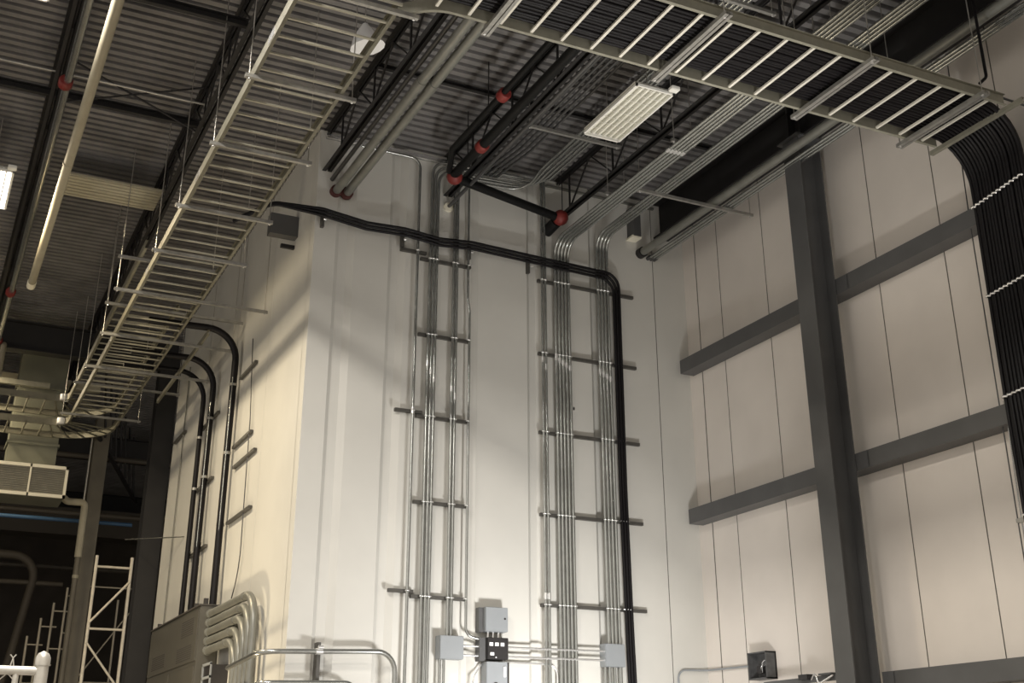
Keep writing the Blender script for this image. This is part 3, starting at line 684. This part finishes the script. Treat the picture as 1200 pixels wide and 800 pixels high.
b = MB().box(3.70, 3.72, 16.7, 16.73, 2.6, 3.04).box(3.70, 3.72, 17.17, 17.2, 2.6, 3.04).box(3.70, 3.72, 16.7, 17.2, 3.02, 3.05).box(3.70, 3.72, 16.7, 17.2, 2.85, 2.88)
b.build('frame', 'box', t)

for i, (y, r, zz) in enumerate(((17.5, .052, 7.93), (18.95, .05, 7.90), (19.65, .042, 7.89))):
    t = thing('fat_cable', (3.85, y, 3.87), ['fattest black cable dropping from the tray, nearest the corner', 'middle fat black cable dropping from the tray to the cabinet', 'farthest fat black cable dropping from the tray to the cabinet'][i], 'cable', 'fat black cables on the cream wall')
    MB().tube(fillet([(2.5, y+.02, zz), (3.84, y, zz+.02), (3.84, y+.03, 5.9), (3.82, y-.05, 3.86)], [.46, 1, 1], 9), r, 12).build('cable_jacket', 'cable', t)
    if i < 2: MB().tube([(3.84-.6*r, y-.9*r, 7.2), (3.84-.6*r, y-.9*r, 3.9)], .009, 6).build('drain_wire', 'emt', t)
    for z in (7.1-.15*i, 6.05-.05*i, 5.0-.03*i): MB().tube([(3.84, y+.02, z-.02), (3.84, y+.02, z+.02)], r*1.15, 12).build('clamp', 'strut', t)
tag(MB().tube(fillet([(3.88, 19.3, 7.4), (3.88, 19.3, 3.87)], 1), .02, 8).build('side_conduit', 'emt'), 'thin steel conduit between the two farther fat black cables', 'conduit')
for i, (y0, y1, z) in enumerate(((17.35, 16.45, 7.16), (17.45, 16.4, 6.12), (17.3, 16.1, 5.79), (17.4, 16.1, 5.0), (19.9, 18.7, 7.0), (19.9, 18.7, 5.95), (19.9, 18.7, 4.9), (22.28, 21.35, 7.34))):
    tag(MB().sweep([(XL-.03, y0, z), (XL-.03, y1, z)], rect(.045, .041)).build('short_strut', 'darkstrut'), ['highest strut right of the nearest fat cable', 'second strut down right of the nearest fat cable', 'third strut down right of the nearest fat cable', 'lowest strut right of the nearest fat cable', 'highest strut behind the two farther fat cables', 'middle strut behind the two farther fat cables', 'lowest strut behind the two farther fat cables', 'lone strut on the cream wall by the dark column'][i], 'strut', 'struts on the cream left wall')
tag(MB().tube(fillet([(3.90, 16.75, 7.6), (3.90, 16.5, 6.3), (3.90, 16.4, 4.2), (3.9, 16.7, 3.87)], .8), .008, 6).build('hanging_wire', 'grey'), 'thin dark wire hanging down the cream wall right of the struts', 'wire')
tag(MB().tube([(3.915, 21.55, 8.6), (3.915, 21.5, 3.5)], .012, 6).build('vertical_conduit', 'emtdull'), 'thin vertical line of conduit on the far cream wall', 'conduit')
tag(MB().tube([(3.3, 22.7, 5.6), (3.93, 20.6, 5.35)], .01, 6).build('tie_rod', 'emt'), 'short tie rod from the dark column to the cream wall', 'rod')
t = thing('stub_with_shadow_box', (3.7, 14.9, 8.2), 'dark stub arm and shadow box high on the cream wall behind the tray', 'bracket')
MB().box(3.55, XL, 14.8, 14.95, 8.45, 8.75).build('plate', 'col', t)  # dark box put where the wall only has soft shadow
MB().sweep([(3.75, 14.95, 8.35), (XL, 14.95, 8.35)], rect(.05, .05)).build('arm', 'dark', t)

# ============================================================ FAR LEFT BAY
t = thing('supply_register', (1.68, 24.3, 6.45), 'white framed two panel air register hanging under a duct at the left', 'air register')
MB().box(1.0, 2.28, 24.03, 24.9, 6.5, 7.08).build('box_body', 'duct', t)
b = MB()
for (x0, x1, z0, z1) in ((.98, 2.30, 7.04, 7.10), (.98, 2.30, 6.5, 6.56), (.98, 1.03, 6.5, 7.10), (2.25, 2.30, 6.5, 7.10), (1.615, 1.645, 6.5, 7.10)): b.box(x0, x1, 23.98, 24.05, z0, z1)
b.build('frame', 'reg', t)
for x0, x1 in ((1.03, 1.615), (1.645, 2.25)):
    b = MB(); z = 6.57
    while z < 7.03: b.box(x0, x1, 24.0, 24.02, z, z+.012); z += .03
    b.build('grille_panel', 'grille', t)
t = thing('supply_duct', (1.65, 24.7, 7.1), 'pale duct dropping from the deck into the white framed register', 'duct')
MB().box(1.2, 2.1, 24.66, 25.3, 7.1, 9.6).build('duct_body', 'duct', t)
MB().box(1.15, 2.15, 24.61, 25.35, 7.1, 7.16).build('lower_flange', 'reg', t)
MB().box(1.17, 2.13, 24.63, 25.33, 7.62, 7.67).build('upper_flange', 'duct', t)
MB().box(1.17, 2.13, 24.63, 25.33, 8.75, 8.8).build('upper_flange', 'duct', t)
tag(MB().box(-6, 2.85, 25.6, 25.75, 9.1, 9.28).build('pale_crossbar', 'panel'), 'long pale crossbar under the deck behind the supply duct', 'beam')
tag(MB().box(-6, 1.75, 24.1, 24.2, 8.62, 8.72).build('pale_crossbar', 'tray'), 'pale crossbar just over the tray branch left of the supply duct', 'beam')
t = thing('riser_pipe', (2.8, 25, 0), 'cream insulated pipe elbowing down beside the brown column', 'pipe')
MB().tube(fillet([(2.2, 25, 6.85), (2.45, 25, 6.66), (2.79, 25, 6.66), (2.79, 25, 5.6)], [.1, .09]), .07, 12).build('insulated_elbow', 'cream', t)
MB().tube([(2.79, 25, 6.45), (2.79, 25, 0)], .05, 12).build('pipe_tube', 'colb', t)
for z in (6.1, 5.2): MB().tube([(2.79, 25, z), (2.79, 25, z+.06)], .062, 12).build('coupling', 'cream', t)
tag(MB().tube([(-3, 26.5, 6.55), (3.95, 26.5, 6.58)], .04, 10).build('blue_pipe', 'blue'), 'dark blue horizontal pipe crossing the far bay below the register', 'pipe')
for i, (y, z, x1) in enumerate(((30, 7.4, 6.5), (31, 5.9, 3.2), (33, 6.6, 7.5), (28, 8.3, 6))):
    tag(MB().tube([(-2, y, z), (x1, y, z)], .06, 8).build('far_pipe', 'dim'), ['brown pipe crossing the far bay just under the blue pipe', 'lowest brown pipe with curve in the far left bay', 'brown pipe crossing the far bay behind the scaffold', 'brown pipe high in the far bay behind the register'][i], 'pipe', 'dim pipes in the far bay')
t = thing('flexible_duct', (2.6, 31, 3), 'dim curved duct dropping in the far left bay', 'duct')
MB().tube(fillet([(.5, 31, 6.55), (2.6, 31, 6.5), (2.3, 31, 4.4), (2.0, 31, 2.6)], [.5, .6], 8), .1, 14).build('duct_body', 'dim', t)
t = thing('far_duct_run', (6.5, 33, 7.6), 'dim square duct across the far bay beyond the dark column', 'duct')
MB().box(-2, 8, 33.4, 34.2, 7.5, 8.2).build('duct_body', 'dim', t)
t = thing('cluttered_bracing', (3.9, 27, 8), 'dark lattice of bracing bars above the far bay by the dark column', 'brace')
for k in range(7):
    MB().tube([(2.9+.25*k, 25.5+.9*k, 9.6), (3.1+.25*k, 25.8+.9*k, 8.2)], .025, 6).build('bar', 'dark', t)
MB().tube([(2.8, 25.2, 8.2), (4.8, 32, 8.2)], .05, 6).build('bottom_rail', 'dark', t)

# scaffolds
def frame(x0, x1, y, z1, lift, mt, lab, r=.022, n=4, grp='white scaffold frames'):
    t = thing('scaffold_tower', ((x0+x1)/2, y, 0), lab, 'scaffold', grp)
    for x in (x0, x1): MB().tube([(x, y, 0), (x, y, z1)], r, 8).build('post', mt, t)
    z = z1-.2; k = 0
    while z > .2 and k < n:
        MB().tube([(x0, y, z), (x1, y, z)], r*.75, 8).build('ledger', mt, t)
        a, b_ = (x1, x0) if k % 2 == 0 else (x0, x1)
        MB().tube([(a, y-.03, z-.25), (b_, y-.03, z-lift+.1)], r*.7, 6).build('diagonal_brace', mt, t)
        z -= lift; k += 1
    return t
frame(3.02, 3.66, 24, 5.5, 1.12, 'scaf', 'tall pale scaffold frame with diagonal braces beside the dark column', .03)
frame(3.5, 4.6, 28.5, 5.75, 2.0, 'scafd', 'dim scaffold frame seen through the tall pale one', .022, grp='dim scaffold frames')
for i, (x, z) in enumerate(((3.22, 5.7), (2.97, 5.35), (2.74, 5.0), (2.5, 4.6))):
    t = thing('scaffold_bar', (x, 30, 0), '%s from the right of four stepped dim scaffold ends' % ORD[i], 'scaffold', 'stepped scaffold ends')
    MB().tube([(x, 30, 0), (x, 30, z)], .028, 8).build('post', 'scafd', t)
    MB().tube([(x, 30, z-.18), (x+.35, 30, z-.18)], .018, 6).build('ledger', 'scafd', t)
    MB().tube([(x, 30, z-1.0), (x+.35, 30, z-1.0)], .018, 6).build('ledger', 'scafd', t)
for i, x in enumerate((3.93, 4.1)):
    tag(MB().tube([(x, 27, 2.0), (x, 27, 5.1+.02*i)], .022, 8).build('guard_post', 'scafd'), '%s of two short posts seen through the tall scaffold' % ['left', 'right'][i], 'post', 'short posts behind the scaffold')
# chain link gate at the bottom left corner
t = thing('chain_link_gate', (0, 6.3, 0), 'galvanised chain link gate with capped post at the bottom left corner', 'fence')
MB().tube([(.61, 6.3, 0), (.61, 6.3, 2.10)], .030, 14).build('post', 'fence', t)
MB().tube([(.61, 6.3, 2.10), (.61, 6.3, 2.135), (.61, 6.3, 2.155), (.61, 6.3, 2.165)], [.034, .034, .024, .004], 14).build('post_cap', 'fence', t)
MB().tube([(-2.6, 6.3, 2.075), (.60, 6.3, 2.075)], .020, 10).build('top_rail', 'fence', t)
MB().tube([(-2.6, 6.3, .15), (.60, 6.3, .15)], .020, 10).build('bottom_rail', 'fence', t)
MB().tube([(.5, 6.3, 2.07), (.5, 6.3, .1)], .014, 8).build('tension_bar', 'fence', t)
b = MB(); s = .075; k = -45
while k < 40:
    x = .5; 
    for sg in (-1, 1):
        xa = .5+k*s
        p = V((xa, 6.3+.006*sg, .15)); L = 1.92
        q = V((xa+sg*L, 6.3+.006*sg, .15+L))
        # clip to x in [-2.6,.5]
        d = q-p; t0, t1 = 0, 1
        for lo, hi, a0, da in ((-2.6, .5, p.x, d.x),):
            ta, tb = (lo-a0)/da, (hi-a0)/da
            if ta > tb: ta, tb = tb, ta
            t0, t1 = max(t0, ta), min(t1, tb)
        if t1-t0 > .02: b.tube([p+d*t0, p+d*t1], .003, 4, False)
    k += 1
b.build('chain_link_mesh', 'fence', t)
for k in range(18):
    x = .47-.17*k
    if k < 17: MB().tube([(x, 6.3, 2.09), (x+.008, 6.3, 2.13), (x+.02, 6.3, 2.145)], .003, 4).tube([(x+.016, 6.3, 2.09), (x+.008, 6.3, 2.13), (x-.006, 6.3, 2.145)], .003, 4).build('twist_end', 'fence', t)
